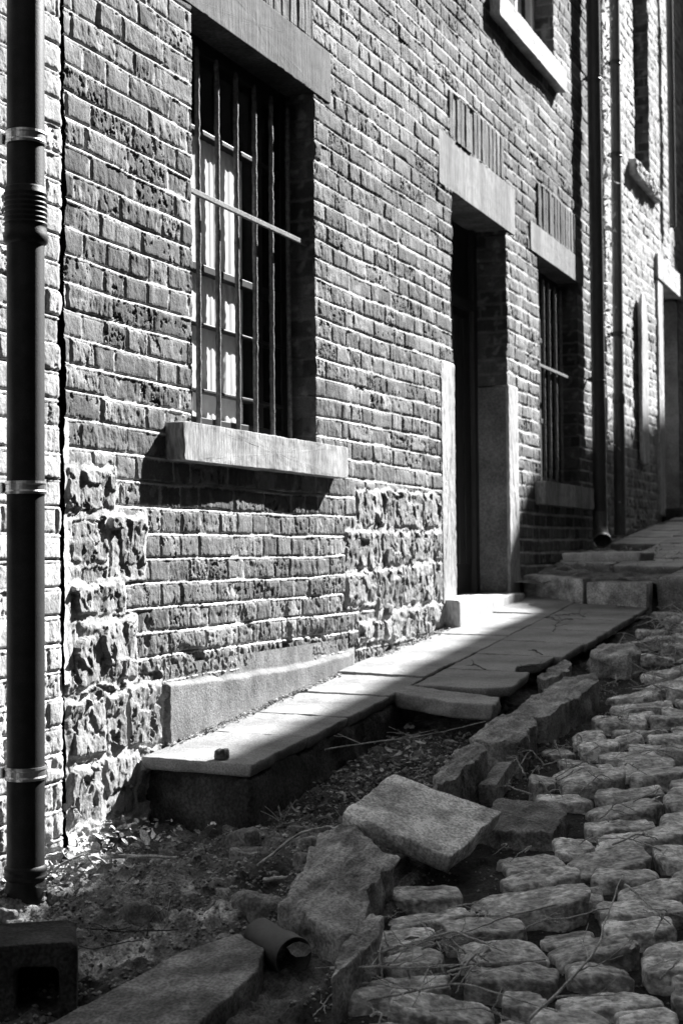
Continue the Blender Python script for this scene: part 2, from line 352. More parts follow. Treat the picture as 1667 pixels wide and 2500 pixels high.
PB += [quadbox(-.3, -.02, 3.25, 5.2, 3.48, 8.6), quadbox(-.3, -.02, 5.2, 7.45, 4.28, 8.6), quadbox(-.3, -.02, 7.45, 9.6, 5.38, 8.6), quadbox(-5, -1.3, 3.25, 9.6, -.6, 8.6)]
HB = empty('brick_house', (0, 6.4, 0), 'brick house with barred windows and a deep dark doorway, left of the paired drainpipes', 'house', 'terraced brick houses along the lane')
v, f, a = join(PB); mesh('wall', v, f, M['brick'], HB, attrs={'alb': a})

def stone(P, O, U, V, N, thick, m=None, name='stone', parent=None, nA=110, nR=16, nS=6, er=.012, amp=.004, freq=14., an=(1, 1, 1), dome=0., seed=0, rs=2, alb=.2, chip=.5, base=None, low=False):
    """rounded, rough stone: outline P in the plane (U,V), extruded down along -N from the top face"""
    P = np.asarray(P, float); O, U, V, N = (np.asarray(t, float) for t in (O, U, V, N))
    d = np.linalg.norm(np.roll(P, -1, 0) - P, axis=1); cs = np.concatenate([[0], np.cumsum(d)]); s = np.linspace(0, cs[-1], nA, endpoint=False)
    Q = np.array([[np.interp(t, cs, np.append(P[:, k], P[0, k])) for k in (0, 1)] for t in s])
    for _ in range(rs): Q = (np.roll(Q, 1, 0) + 2 * Q + np.roll(Q, -1, 0)) / 4
    A = .5 * np.sum(Q[:, 0] * np.roll(Q[:, 1], -1) - np.roll(Q[:, 0], -1) * Q[:, 1])
    if A < 0: Q = Q[::-1]
    c = Q.mean(0); D = Q - c; R = np.linalg.norm(D, axis=1)
    rings = []
    for k in range(nR + 1):
        t = k / nR; r = 1 - (1 - t) ** 1.7; q = c + D * r; dd = (1 - r) * R
        h = dome * (1 - r * r) - np.where(dd < er, er * (1 - np.sqrt(np.clip(1 - (1 - dd / er) ** 2, 0, 1))), 0)
        rings.append(np.column_stack([q, h]))
    for k in range(1, nS + 1):
        t = k / nS; rings.append(np.column_stack([c + D * (1 + .0 - .05 * t * t), np.full(nA, -er - (thick - er) * t)]))
    L = np.concatenate(rings); sc = np.array(an) * freq
    n = f3(L * sc, 5, seed, .6); n2 = f3(L * freq * .9 + 31.7, 3, seed + 50)
    outw = np.column_stack([np.tile(D / (R[:, None] + 1e-9), (len(rings), 1))]); rr = np.repeat([1 - (1 - k / nR) ** 1.7 for k in range(nR + 1)] + [1.] * nS, nA)
    side = np.repeat([0.] * (nR + 1) + [1.] * nS, nA)
    L[:, :2] += outw * (amp * chip * 2 * n2 * rr ** 6)[:, None]
    L[:, 2] += amp * n * (1 - side)
    i = np.arange(len(L)).reshape(-1, nA); F = np.stack([i[:-1], i[1:], np.roll(i, -1, 1)[1:], np.roll(i, -1, 1)[:-1]], -1).reshape(-1, 4)
    X = O + L[:, :1] * U + L[:, 1:2] * V + L[:, 2:3] * N
    al = np.clip(alb * (1 + .35 * n2 + .25 * n), .03, .8)
    F = [tuple(q) for q in F] + [tuple(i[-1][::-1])]
    if np.cross(U, V) @ N < 0: F = [q[::-1] for q in F]
    if m is None: return X, F, al
    return mesh(name, X, F, m, parent, base if base is not None else (None if parent is not None else (O + c[0] * U + c[1] * V - thick * N)), {'alb': al})
XN = ([0, 0, 0], [0, 1, 0], [0, 0, 1], [1, 0, 0])
def face_stone(name, y0, y1, z0, z1, x, thick, m, parent, seed, amp=.0025, er=.006, **k):
    return stone([(y0, z0), (y1, z0), (y1, z1), (y0, z1)], [x, 0, 0], *XN[1:], thick, m, name, parent, nA=220, nR=22, nS=5, er=er, amp=amp, freq=22, seed=seed, rs=1, **k)
for i, (a_, b_, c_, d_) in enumerate(LINT): face_stone('lintel', a_, b_, c_, d_, .004 + .001 * i, .26, M[LCOL[i]], HB, 300 + i, er=.003, chip=.3, amp=.0009)
for i, (a_, b_, c_, d_) in enumerate(SILL): face_stone('windowsill', a_, b_, c_, d_, (.059, .062, .055)[i], .24, M['sill'] if i < 2 else M['paleStone'], HB, 320 + i, amp=.0014, er=.006, chip=2.)
for i, (a_, b_, c_, d_) in enumerate(JAMB): face_stone('door_jamb', a_, b_, c_, d_, .006, .20, M['paleStone'], HB, 340 + i, er=.005)
# smooth stone lining of the far door reveal
stone([(-.205, .775), (-.01, .775), (-.01, 1.893), (-.205, 1.893)], [0, 7.424, 0], [1, 0, 0], [0, 0, 1], [0, -1, 0], .03, M['plaster'], 'reveal_stone', HB, nA=180, nR=20, er=.003, amp=.002, freq=10, seed=351)
stone([(-.205, .775), (-.01, .775), (-.01, 1.893), (-.205, 1.893)], [0, 6.524, 0], [1, 0, 0], [0, 0, 1], [0, 1, 0], .03, M['plaster'], 'reveal_stone', HB, nA=120, nR=12, er=.003, amp=.002, freq=10, seed=352)
stone([(-.22, 6.36), (.075, 6.34), (.07, 7.50), (-.22, 7.50)], [0, 0, .771], [1, 0, 0], [0, 1, 0], [0, 0, 1], .22, M['paleStone'], 'doorstep', HB, nA=220, nR=18, er=.012, amp=.004, freq=14, seed=353)
# cement plinth along the foot
yp = lines(3.745, 5.32, .006); zp = lines(.30, .66, .004); Yp, Zp = np.meshgrid(yp, zp, indexing='ij')
ztop = np.interp(Yp, [3.74, 4.19, 4.70, 5.15, 5.32], [.612, .595, .590, .605, .64]) + .004 * f2(Yp * 9, Yp * 0, 3, 4)
hp = .020 + .0012 * f2(Yp * 14, Zp * 8, 5, 400) - .022 * sst(-.012, .004, Zp - ztop) - .03 * sst(.010, .0, Yp - 3.75 + .004 * f2(Zp * 30, Zp * 0, 3, 7)) - .035 * sst(5.18, 5.31, Yp)
mesh('plinth', np.stack([hp, Yp, Zp], -1).reshape(-1, 3), grid(yp, zp), M['render'], HB)

# windows
def bars(parent, ys, z0, z1, x, rail_z, ry0, ry1, seed):
    rg = np.random.RandomState(seed); G = None
    gr = MB()
    rl = MB(); k = 30
    yy = np.linspace(ry0, ry1, k); rl.box(-.040, -.028, ry0, ry1, rail_z - .009, rail_z + .009, .002)
    G = rl.build('grille_rail', M['iron'], parent)
    for y in ys:
        zz = np.linspace(z0 - .02, z1, 90); j = rg.normal(0, .0006, 90); rr = .0092 * (1 + .07 * rg.normal(size=90).clip(-1.6, 1.6)); rr[-1] = .004
        wob = .003 * np.sin(zz * 3 + rg.rand() * 6)
        b = MB().tube(np.column_stack([x + j, y + wob, zz]), rr, 10).build('grille_bar', M['iron'], parent, smooth=True); sub(b, G)
    return G
def window(parent, o, x, transoms, mull, fm, cy=None, blind=None, fw_=.05, fd=.045, cd=.05):
    y0, y1, z0, z1 = o; f = MB()
    f.box(x - fd, x, y0, y0 + fw_, z0, z1, .003).box(x - fd, x, y1 - fw_, y1, z0, z1, .003)
    f.box(x - fd, x - .001, y0 + fw_, y1 - fw_, z1 - fw_, z1, .003).box(x - fd, x - .001, y0 + fw_, y1 - fw_, z0, z0 + .055, .003)
    for m_ in mull: f.box(x - fd, x + .004, m_ - .028, m_ + .028, z0 + .055, z1 - fw_, .003)
    for (t, th) in transoms: f.box(x - fd, x + .008, y0 + fw_, y1 - fw_, t - th / 2, t + th / 2, .003)
    fr_ = f.build('window_frame', fm, parent)
    p = MB().add([(x - .007, y0, z0), (x - .007, y1, z0), (x - .007, y1, z1), (x - .007, y0, z1)], [(0, 1, 2, 3)]).build('window_pane', M['glass'], parent); sub(p, fr_)
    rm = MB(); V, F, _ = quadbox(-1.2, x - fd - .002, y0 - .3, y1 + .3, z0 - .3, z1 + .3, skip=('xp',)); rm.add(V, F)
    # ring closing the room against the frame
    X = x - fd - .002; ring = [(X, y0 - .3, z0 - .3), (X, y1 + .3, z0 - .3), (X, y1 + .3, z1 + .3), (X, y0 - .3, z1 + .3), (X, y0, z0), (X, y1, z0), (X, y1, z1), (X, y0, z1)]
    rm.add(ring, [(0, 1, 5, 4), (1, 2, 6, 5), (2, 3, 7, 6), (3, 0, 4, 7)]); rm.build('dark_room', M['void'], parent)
    if cy:
        ya, yb, za, zb = cy; ys = np.linspace(ya, yb, 160); zs = np.linspace(za, zb, 30); Yc, Zc = np.meshgrid(ys, zs, indexing='ij')
        Xc = x - .022 - cd + .0015 * np.sin(Yc * 150 + 2 * np.sin(Yc * 23) + .6 * np.sin(Zc * 3)) + .0012 * f2(Yc * 20, Zc * 5, 2, 9)
        c_ = mesh('curtain', np.stack([Xc, Yc, Zc], -1).reshape(-1, 3), grid(ys, zs), M['curtain'], parent); sub(c_, fr_)
    if blind:
        b = MB(); zz = blind[2]
        while zz < blind[3]:
            b.add([(x - .016, blind[0], zz), (x - .016, blind[1], zz), (x - .023, blind[1], zz + .0125), (x - .023, blind[0], zz + .0125), (x - .027, blind[1], zz + .014), (x - .027, blind[0], zz + .014)], [(0, 1, 2, 3), (3, 2, 4, 5)]); zz += .0145
        o2 = b.build('blind', M['curtain'], parent); sub(o2, fr_)
    return fr_
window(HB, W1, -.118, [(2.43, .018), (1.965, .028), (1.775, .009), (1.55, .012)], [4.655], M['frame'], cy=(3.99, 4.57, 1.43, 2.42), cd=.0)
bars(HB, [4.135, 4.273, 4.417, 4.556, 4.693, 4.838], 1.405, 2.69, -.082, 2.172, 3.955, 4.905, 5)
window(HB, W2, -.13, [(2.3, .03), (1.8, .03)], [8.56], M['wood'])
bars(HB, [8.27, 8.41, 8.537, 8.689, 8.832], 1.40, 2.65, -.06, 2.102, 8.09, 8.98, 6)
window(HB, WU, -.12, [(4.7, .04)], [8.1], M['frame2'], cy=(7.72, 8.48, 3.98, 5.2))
# small mortar collar where a bar meets the sill
# door
d = MB(); x = -.186
d.box(x - .045, x - .012, DO[0], DO[1], DO[2], DO[3])
for k in range(7): d.box(x - .012, x - .002, DO[0] + .08 + k * .11, DO[0] + .08 + k * .11 + .09, DO[2] + .16, DO[3] - .5, .004)
dr = d.build('door', M['wood'], HB)
k = MB().lathe(x + .02, 6.66, [(.001, 1.70), (.018, 1.705), (.022, 1.725), (.018, 1.745), (.001, 1.75)], 14).build('door_handle', M['zinc'], HB, smooth=True); sub(k, dr)
k = MB().box(x - .04, x + .02, DO[0], DO[0] + .06, DO[2], DO[3], .003).box(x - .04, x + .02, DO[1] - .06, DO[1], DO[2], DO[3], .003).box(x - .04, x + .019, DO[0] + .06, DO[1] - .06, DO[3] - .45, DO[3] - .40, .003).build('door_frame', M['wood'], HB)

# ------------------------------------------------------------------ near house (left strip)
def fnA(Y, Z):
    h, al = bricks(Y, Z, 21, pitch=.0735, z0=.03, ph=.55, alb=(.30, .48), mort=.45, rough=.8, erode=sst(.75, .2, Z) * .5, wav=.7)
    return h - .006 * sst(3.21, 3.23, Y), al
HA = empty('brick_house', (0, 2.2, 0), 'pale worn brick house behind the black drainpipe at the left edge', 'house', 'terraced brick houses along the lane')
pa = [wall_patch(lines(2.4, 3.228, .0032), lines(-.1, 3.4, .0034), [], fnA, 5, edge=(3.228, None)), quadbox(-5, -.02, 1.0, 2.4, -.6, 8.6), quadbox(-.3, -.02, 2.4, 3.228, 3.38, 8.6), quadbox(-5, -.3, 2.4, 3.228, -.6, 8.6)]
v, f, a = join(pa); mesh('wall', v, f, M['brick'], HA, attrs={'alb': a})

# ------------------------------------------------------------------ far house (right)
WC = (10.93, 11.545, 3.97, 6.2); DC = (11.94, 12.75, 1.30, 3.225)
LC = (11.685, 12.95, 3.228, 3.432)
def fnC(Y, Z):
    h, al = bricks(Y, Z, 44, pitch=.0755, z0=.03, ph=.5, alb=(.24, .40), mort=.5, rough=1.5, erode=sst(2.3, 1.5, Z) * .7, wav=1.2)
    q = (Y > LC[0] + .005) & (Y < LC[1]) & (Z > LC[2] + .005) & (Z < LC[3] - .005); h[q] = -.012
    return h, al
oc = [WC, DC]
pc = [wall_patch(lines(9.606, 13.3, .008, [10.93, 11.545, 11.94, 12.75]), lines(.8, 6.8, .0095, [3.97, 6.2, 1.30, 3.225]), oc, fnC, 8)]
for o, dp in ((WC, .16),): 
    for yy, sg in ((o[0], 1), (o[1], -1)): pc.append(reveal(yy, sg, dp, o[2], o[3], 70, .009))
pc += [quadbox(-.3, -.02, 9.606, 13.3, 6.78, 8.9), quadbox(-5, -1.3, 9.606, 13.3, -.3, 8.9), quadbox(-5, .26, 13.3, 17, .5, 9.2)]
HC = empty('brick_house', (0, 11.4, 1.2), 'sunlit rough brick house beyond the drainpipes, with a tall window above a broken sill', 'house', 'terraced brick houses along the lane')
v, f, a = join(pc); mesh('wall', v, f, M['brick'], HC, attrs={'alb': a})
window(HC, WC, -.12, [(4.9, .04)], [11.24], M['frame2'])
face_stone('lintel', *LC, .03, .3, M['paleStone'], HC, 501, er=.004, amp=.002)
face_stone('door_jamb', 11.72, 11.935, 1.27, 3.224, .02, .25, M['paleStone'], HC, 502, er=.006, amp=.003)
stone([(-.25, 1.30), (-.005, 1.30), (-.005, 3.22), (-.25, 3.22)], [0, 12.745, 0], [1, 0, 0], [0, 0, 1], [0, -1, 0], .05, M['plaster'], 'reveal_plaster', HC, nA=120, nR=14, er=.004, amp=.006, freq=6, seed=503)
stone([(-.3, 11.9), (.16, 11.9), (.16, 12.9), (-.3, 12.9)], [0, 0, 1.34], [1, 0, 0], [0, 1, 0], [0, 0, 1], .2, M['darkconcrete'], 'doorstep', HC, nA=120, er=.015, amp=.005, freq=10, seed=504)
MB().box(-.27, -.23, 11.94, 12.75, 1.30, 3.225).build('door', M['wood'], HC)
sb = MB()
rg = np.random.RandomState(3)
for i in range(9):
    y = 10.70 + i * .118; X, F_, A_ = stone([(y, 3.845), (y + .105, 3.84), (y + .108, 3.965), (y + .002, 3.97)], [.05 + .02 * rg.rand(), 0, 0], *XN[1:], .2, nA=40, nR=6, nS=4, er=.02, amp=.012, freq=25, seed=510 + i)
    sb.add(X, F_, .5)
sb.build('windowsill', M['brick'], HC, smooth=True, attr=True)
# pale board fixed to the wall between drainpipe and jamb
bd = empty('pale_board', (.03, 11.0, 1.65), 'tall narrow whitewashed board leaning flat against the far rough brick wall', 'board')
stone([(10.88, 1.65), (11.13, 1.66), (11.14, 2.9), (10.98, 3.0), (10.90, 2.9)], [.045, 0, 0], *XN[1:], .03, M['paleStone'], 'board', bd, nA=120, nR=10, er=.004, amp=.004, freq=5, seed=520)

# ------------------------------------------------------------------ houses across the lane (outside the picture): their roofline shades the cobbles
prof = [(-6, -.45), (2.81, -.12), (3.88, -.085), (5.56, .13), (6.22, .10), (7.24, .6), (7.59, .87), (7.78, 1.15), (7.95, 1.48), (9.0, 1.72), (10.5, 1.88), (11.9, 2.10), (14, 2.2)]
pts = [(y + 10.4, z + 9.0) for y, z in prof]
V = [(x_, y, z) for x_ in (4.0, 4.35) for (y, z) in [(pts[0][0], -1.5)] + pts + [(pts[-1][0], -1.5)]]; k = len(pts) + 2
F = [tuple(range(k)), tuple(range(k, 2 * k))[::-1]] + [(i, (i + 1) % k, (i + 1) % k + k, i + k)[::-1] for i in range(k)]
HO = empty('brick_house', (4.2, 12, 0), 'house across the lane whose uneven roofline shades the cobbles, standing outside the picture', 'house')
b = MB(); b.add(V, F, .25)
b.box(4.35, 9, 4.4, 18.0, -1.5, 8.4).box(4.35, 9, 18.02, 24.4, -1.5, 10.2)
b.build('wall', M['darkbrick'], HO)
bq = MB().box(4.0, 9, -3.0, 4.38, -1.5, 8.3).build('brick_house', M['darkbrick'], None, base=(6.5, .7, -1.5)); tag(bq, 'plain rendered house across the lane beside the photographer, outside the picture', 'house')

bq = MB().box(-5, 9, -13, -6.5, -3, 9.0).build('brick_house', M['darkbrick'], None, base=(2, -6.5, -2)); tag(bq, 'dark house added unseen behind the photographer to block sky light', 'house')  # added unseen block, cuts sky light on faces turned towards the camera
# ------------------------------------------------------------------ ground
st = lambda x, y: .14 + .128 * (y - 3.04)                   # lane surface
pv = lambda x, y: .413 - .02 * x + .086 * (y - 3.637)       # pavement surface, lower flight
pu = lambda x, y: 1.084 - .02 * x + .092 * (y - 9.83)       # pavement surface beyond the step
kx = lambda y: np.interp(y, [2.8, 3.1, 4.1, 4.7, 5.7, 7.35], [.97, .97, .90, .92, .90, .80])
def gz(X, Y):
    g_ = st(X, Y) + 0 * X
    lane = sst(0, .04, X - kx(Y))
    left = (1 - lane) * sst(3.75, 3.45, Y)
    n = .010 * f2(X * 9, Y * 9, 5, 600, .55)
    r_ = .022 * f2(X * 7, Y * 7, 5, 610, .55) + .014 * (1 - abs(f2(X * 10, Y * 10, 4, 620, .55))) 
    g_ = g_ - .032 * lane + n * (1 - left) + (r_ + .004) * left - .02 * sst(.7, .85, X) * (1 - lane)
    g_ = g_ + .03 * sst(.16, .0, X) * sst(3.2, 3.0, Y) - .03 * sst(.40, .2, X) * sst(3.2, 3.35, Y) * sst(3.75, 3.6, Y)
    g_ = g_ + (.012 * f2(X * 25, Y * 25, 3, 630)) * (1 - lane)
    return g_
xs = lines(-.2, 2.9, .0068, (), .009); ys = lines(1.4, 7.9, .007, (), .013); X, Y = np.meshgrid(xs, ys, indexing='ij'); Zg = gz(X, Y)
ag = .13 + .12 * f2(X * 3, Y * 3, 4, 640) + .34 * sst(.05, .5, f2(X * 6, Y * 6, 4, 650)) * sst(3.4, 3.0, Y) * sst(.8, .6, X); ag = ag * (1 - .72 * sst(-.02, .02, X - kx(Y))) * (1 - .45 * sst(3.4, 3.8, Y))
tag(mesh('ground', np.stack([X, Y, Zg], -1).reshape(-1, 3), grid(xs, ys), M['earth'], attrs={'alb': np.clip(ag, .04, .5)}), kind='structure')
xs = lines(-.2, 2.9, .02); ys = lines(7.5, 17, .02); X, Y = np.meshgrid(xs, ys, indexing='ij'); Zg = pu(X, Y) - .045 + .02 * f2(X * 8, Y * 8, 4, 660)
tag(mesh('upper_ground', np.stack([X, Y, Zg], -1).reshape(-1, 3), grid(xs, ys), M['earth'], attrs={'alb': np.clip(.16 + .06 * f2(X * 4, Y * 4, 3, 3), .05, .4)}), kind='structure')
xs = np.linspace(-300, 300, 13); ys = np.linspace(-300, 900, 13); X, Y = np.meshgrid(xs, ys, indexing='ij')
tag(mesh('terrain', np.stack([X, Y, -.35 + np.maximum(Y, -60) * .09], -1).reshape(-1, 3), grid(xs, ys), M['earth'], attrs={'alb': np.full(X.size, .15)}), kind='structure')

# base under the near end of the pavement
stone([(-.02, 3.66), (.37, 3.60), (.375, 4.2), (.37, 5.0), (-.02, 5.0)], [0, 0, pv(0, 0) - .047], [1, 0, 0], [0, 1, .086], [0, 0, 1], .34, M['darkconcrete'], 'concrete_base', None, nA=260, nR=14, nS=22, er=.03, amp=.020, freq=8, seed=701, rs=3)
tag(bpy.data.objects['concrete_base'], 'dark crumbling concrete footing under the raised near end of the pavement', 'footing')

def slabq(name, x0, x1, y0, y1, zf, th, m, seed, label, cat, group=None, tilt=0., er=.003, amp=.0020, poly=None, dz=0.):
    ym = (y0 + y1) / 2; O = [0, 0, 0]; slope = .086 if zf is pv else .092
    P = poly or [(x0, y0), (x1, y0), (x1, y1), (x0, y1)]
    U = np.array([1, 0, -.02 + tilt]); V_ = np.array([0, 1, slope]); z0_ = zf(0, 0) + dz - tilt * (x0 + x1) / 2
    o = stone(P, [0, 0, z0_], U, V_, [0, 0, 1], th, m, name, None, nA=190, nR=12, nS=4, er=er, amp=amp, freq=16, seed=seed, rs=0, chip=1.2, base=None)
    return tag(o, label, cat, group)
J1 = [3.60, 3.985, 4.30, 4.67, 5.035, 5.40, 5.77, 6.14, 6.51, 6.88, 7.25, 7.62]
ordn = ['nearest', 'second', 'third', 'fourth', 'fifth', 'sixth', 'seventh', 'eighth', 'ninth', 'tenth', 'eleventh', 'twelfth']
rg = np.random.RandomState(12)
for i in range(11):
    lab = 'sunlit smooth paving slab at the raised near end of the pavement' if i == 0 else f'smooth square paving slab against the wall, {ordn[i]} from the raised near end'
    slabq('paving_slab', .012, .372, J1[i] + .005, J1[i + 1] - .005, pv, .037, M['slab'], 710 + i, lab, 'paving slab', 'smooth paving slabs in front of the house', tilt=rg.normal(0, .010), dz=rg.normal(0, .0025))
J2 = [4.885, 5.255, 5.63, 6.0, 6.37, 6.74, 7.0, 7.29]
for i in range(7):
    x1 = [.735, .70, .745, .76, .765, .77, .775][i]; y0, y1 = J2[i] + .004, J2[i + 1] - .004
    poly = [(.382, y0), (x1, y0), (x1, y1), (.382, y1)]
    if i == 0: poly = [(.382, y0 + .0), (.66, y0), (.735, y0 + .06), (.72, y1), (.382, y1)]
    if i == 1: poly = [(.382, y0), (.66, y0), (.63, y0 + .12), (.71, y0 + .2), (.715, y1), (.382, y1)]
    slabq('paving_slab', .382, x1, y0, y1, pv, .037, M['slab'], 730 + i, f'smooth shaded paving slab on the kerb side of the pavement, {ordn[i]} from the tilted broken slab', 'paving slab', 'smooth paving slabs in front of the house', tilt=rg.normal(0, .006), poly=poly)
# broken slab that has slipped off the kerb-side row
O = np.array([0, 0, st(0, 0) + .15]); 
tag(stone([(.366, 4.735), (.372, 4.872), (.745, 4.80), (.752, 4.665), (.60, 4.655)], [0, 0, pv(0, 0) + .012], [1, 0, -.05], [0, 1, .086], [0, 0, 1], .055, M['slab2'], 'broken_slab', None, nA=150, nR=12, er=.007, amp=.003, freq=20, seed=741, rs=1, chip=1.5), 'broken half paving slab tipped off the pavement edge above the earth hollow', 'paving slab')
# the loose tilted square slab
c4 = [np.array(p) for p in ((.752, 3.369, .334), (.777, 3.673, .391), (1.082, 3.667, .304), (1.052, 3.349, .246))]
cc = sum(c4) / 4; U = c4[2] - c4[1] + c4[3] - c4[0]; U /= np.linalg.norm(U); N = np.cross(U, c4[1] - c4[0]); N /= np.linalg.norm(N); N = N * np.sign(N[2]); V_ = np.cross(N, U)
Pq = [((p - cc) @ U, (p - cc) @ V_) for p in c4]
tag(stone(Pq, cc, U, V_, N, .052, M['kerb'], 'loose_slab', None, nA=240, nR=44, nS=8, er=.005, amp=.0055, freq=10, an=(.6, 1.4, 1), seed=750, rs=1, alb=.62, chip=.7), 'large square stone slab lying tilted and loose on the kerb line', 'slab')

# kerb stones
def kstone(name, P, h, th, seed, label, cat='kerb stone', group=None, alb=.15, amp=.008, er=.005, tx=0., ty=.128, m='kerb', an=(1.6, .6, 1), **k):
    P = np.array(P, float); c = P.mean(0); z = st(*c) + h
    return tag(stone(P - c, [c[0], c[1], z], [1, 0, tx], [0, 1, ty], [0, 0, 1], th, M[m], name, None, nA=200, nR=24, nS=9, er=er, amp=amp, freq=17, an=an, seed=seed, rs=1, alb=alb * 1.55, chip=1.1, **k), label, cat, group)
G = 'rough kerb stones along the lane'
kstone('kerb_stone', [(.50, 2.0), (.86, 2.0), (.862, 2.66), (.825, 2.77), (.73, 2.83), (.66, 2.72), (.60, 2.42)], .045, .24, 760, 'long smooth sloping kerb slab at the bottom beside the hollow block', group=G, alb=.13, amp=.003)
kstone('kerb_stone', [(.78, 2.93), (.755, 3.10), (.715, 3.30), (.74, 3.42), (.95, 3.22), (.955, 3.05), (1.0, 2.90), (.985, 2.83), (.94, 2.86)], .085, .16, 761, 'big broken flagstone with layered surface behind the plastic drain pipe', group=G, alb=.19, amp=.009, ty=.22, tx=-.03)
kstone('kerb_stone', [(1.025, 2.70), (.99, 2.93), (1.005, 2.95), (1.036, 2.93), (1.058, 2.83), (1.062, 2.70), (1.055, 2.60)], .07, .14, 762, 'thin upright stone sliver leaning beside the broken flagstone', group=G, alb=.22)
kstone('kerb_stone', [(.767, 4.37), (.768, 4.66), (.80, 4.70), (.885, 4.70), (.925, 4.60), (.935, 4.36), (.86, 4.34)], .092, .2, 763, 'short kerb stone with a sheer shadowed face below the tipped broken slab', group=G, alb=.17)
kstone('kerb_stone', [(.79, 4.76), (.785, 5.05), (.83, 5.33), (.93, 5.44), (.97, 5.34), (.945, 5.0), (.92, 4.74)], .078, .2, 764, 'long kerb stone following the broken edge of the smooth pavement', group=G, alb=.19)
kstone('kerb_stone', [(.845, 3.80), (.815, 3.97), (.81, 4.14), (.86, 4.22), (.905, 4.10), (.90, 3.85), (.875, 3.74)], .12, .22, 765, 'upright jagged kerb stone standing just behind the loose square slab', group=G, alb=.15, amp=.010)
kstone('brick_fragment', [(.905, 4.02), (.885, 4.27), (.93, 4.30), (.955, 4.05)], .045, .07, 766, 'small narrow brick lying at the foot of the jagged upright kerb stone', 'brick', alb=.17, amp=.002)
kstone('stone_block', [(.80, 5.87), (.80, 6.06), (.955, 6.06), (1.0, 5.96), (.975, 5.80), (.86, 5.78)], .075, .14, 767, 'squarish stone block standing proud beside the far pavement edge', 'stone', alb=.24, er=.02)
kstone('kerb_stone', [(.72, 5.36), (.72, 5.58), (.745, 5.70), (.79, 5.62), (.80, 5.45), (.77, 5.33)], .075, .12, 768, 'small triangular kerb fragment wedged against the pavement slabs', group=G, alb=.22, amp=.008)
kstone('kerb_stone', [(.965, 3.76), (.975, 3.99), (1.15, 3.99), (1.205, 3.89), (1.21, 3.73), (1.08, 3.70)], .02, .14, 769, 'flat gritty stone right of the loose slab, darker than the cobbles', group=G, alb=.13, amp=.006)
# step across the pavement
def step(P, z, th, seed, label, alb=.36, er=.012):
    P = np.array(P); c = P.mean(0)
    return tag(stone(P - c, [c[0], c[1], z], [1, 0, 0], [0, 1, .05], [0, 0, 1], th, M['kerb'], 'step_stone', None, nA=180, nR=12, nS=8, er=er, amp=.003, freq=12, seed=seed, rs=1, alb=alb), label, 'step stone', 'kerb stones stepping across the pavement')
step([(.01, 7.655), (.425, 7.33), (.44, 7.44), (.03, 7.78)], .858, .22, 780, 'left kerb stone of the step across the pavement, beside the door jamb')
step([(.445, 7.318), (.775, 7.235), (.78, 7.36), (.455, 7.43)], .835, .22, 781, 'middle kerb stone of the step, under the overhanging flat slab')
step([(.80, 7.36), (.80, 8.1), (1.3, 8.1), (1.3, 7.22)], .872, .3, 782, 'large rough block at the right edge beside the pavement step', alb=.2, er=.03)
tag(stone([(.27, 7.50), (.41, 7.36), (.74, 7.27), (.78, 7.45), (.60, 7.70), (.33, 7.72)], [0, 0, .905], [1, 0, .01], [0, 1, .01], [0, 0, 1], .045, M['slab2'], 'loose_slab', None, nA=160, nR=14, er=.008, amp=.003, freq=14, seed=783, rs=1), 'flat paving slab lying loose on top of the step stones', 'paving slab')
# upper pavement slabs
i = 0
for (y0, y1) in [(8.05, 8.5), (8.5, 8.95), (8.95, 9.45), (9.45, 9.95), (9.95, 10.5), (10.5, 11.05), (11.05, 11.6), (11.6, 12.2)]:
    for (x0, x1) in [(.10, .42), (.425, .80)]:
        if y0 < 9 and x0 < .2: continue
        slabq('paving_slab', x0, x1, y0 + .006, y1 - .006, pu, .05, M['slab2'], 800 + i, ('wall-side' if x0 < .2 else 'lane-side') + f' worn slab of the upper pavement beyond the step, {ordn[max(0, int((y0 - 8.05) / .5))]} from it', 'paving slab', 'worn slabs of the upper pavement', tilt=rg.normal(0, .012), dz=rg.normal(0, .006)); i += 1
slabq('paving_slab', .08, .40, 8.12, 8.9, pu, .09, M['slab2'], 830, 'cracked mortar bed left beside the wall where upper slabs are missing', 'paving slab', amp=.012)
rgs = np.random.RandomState(5)

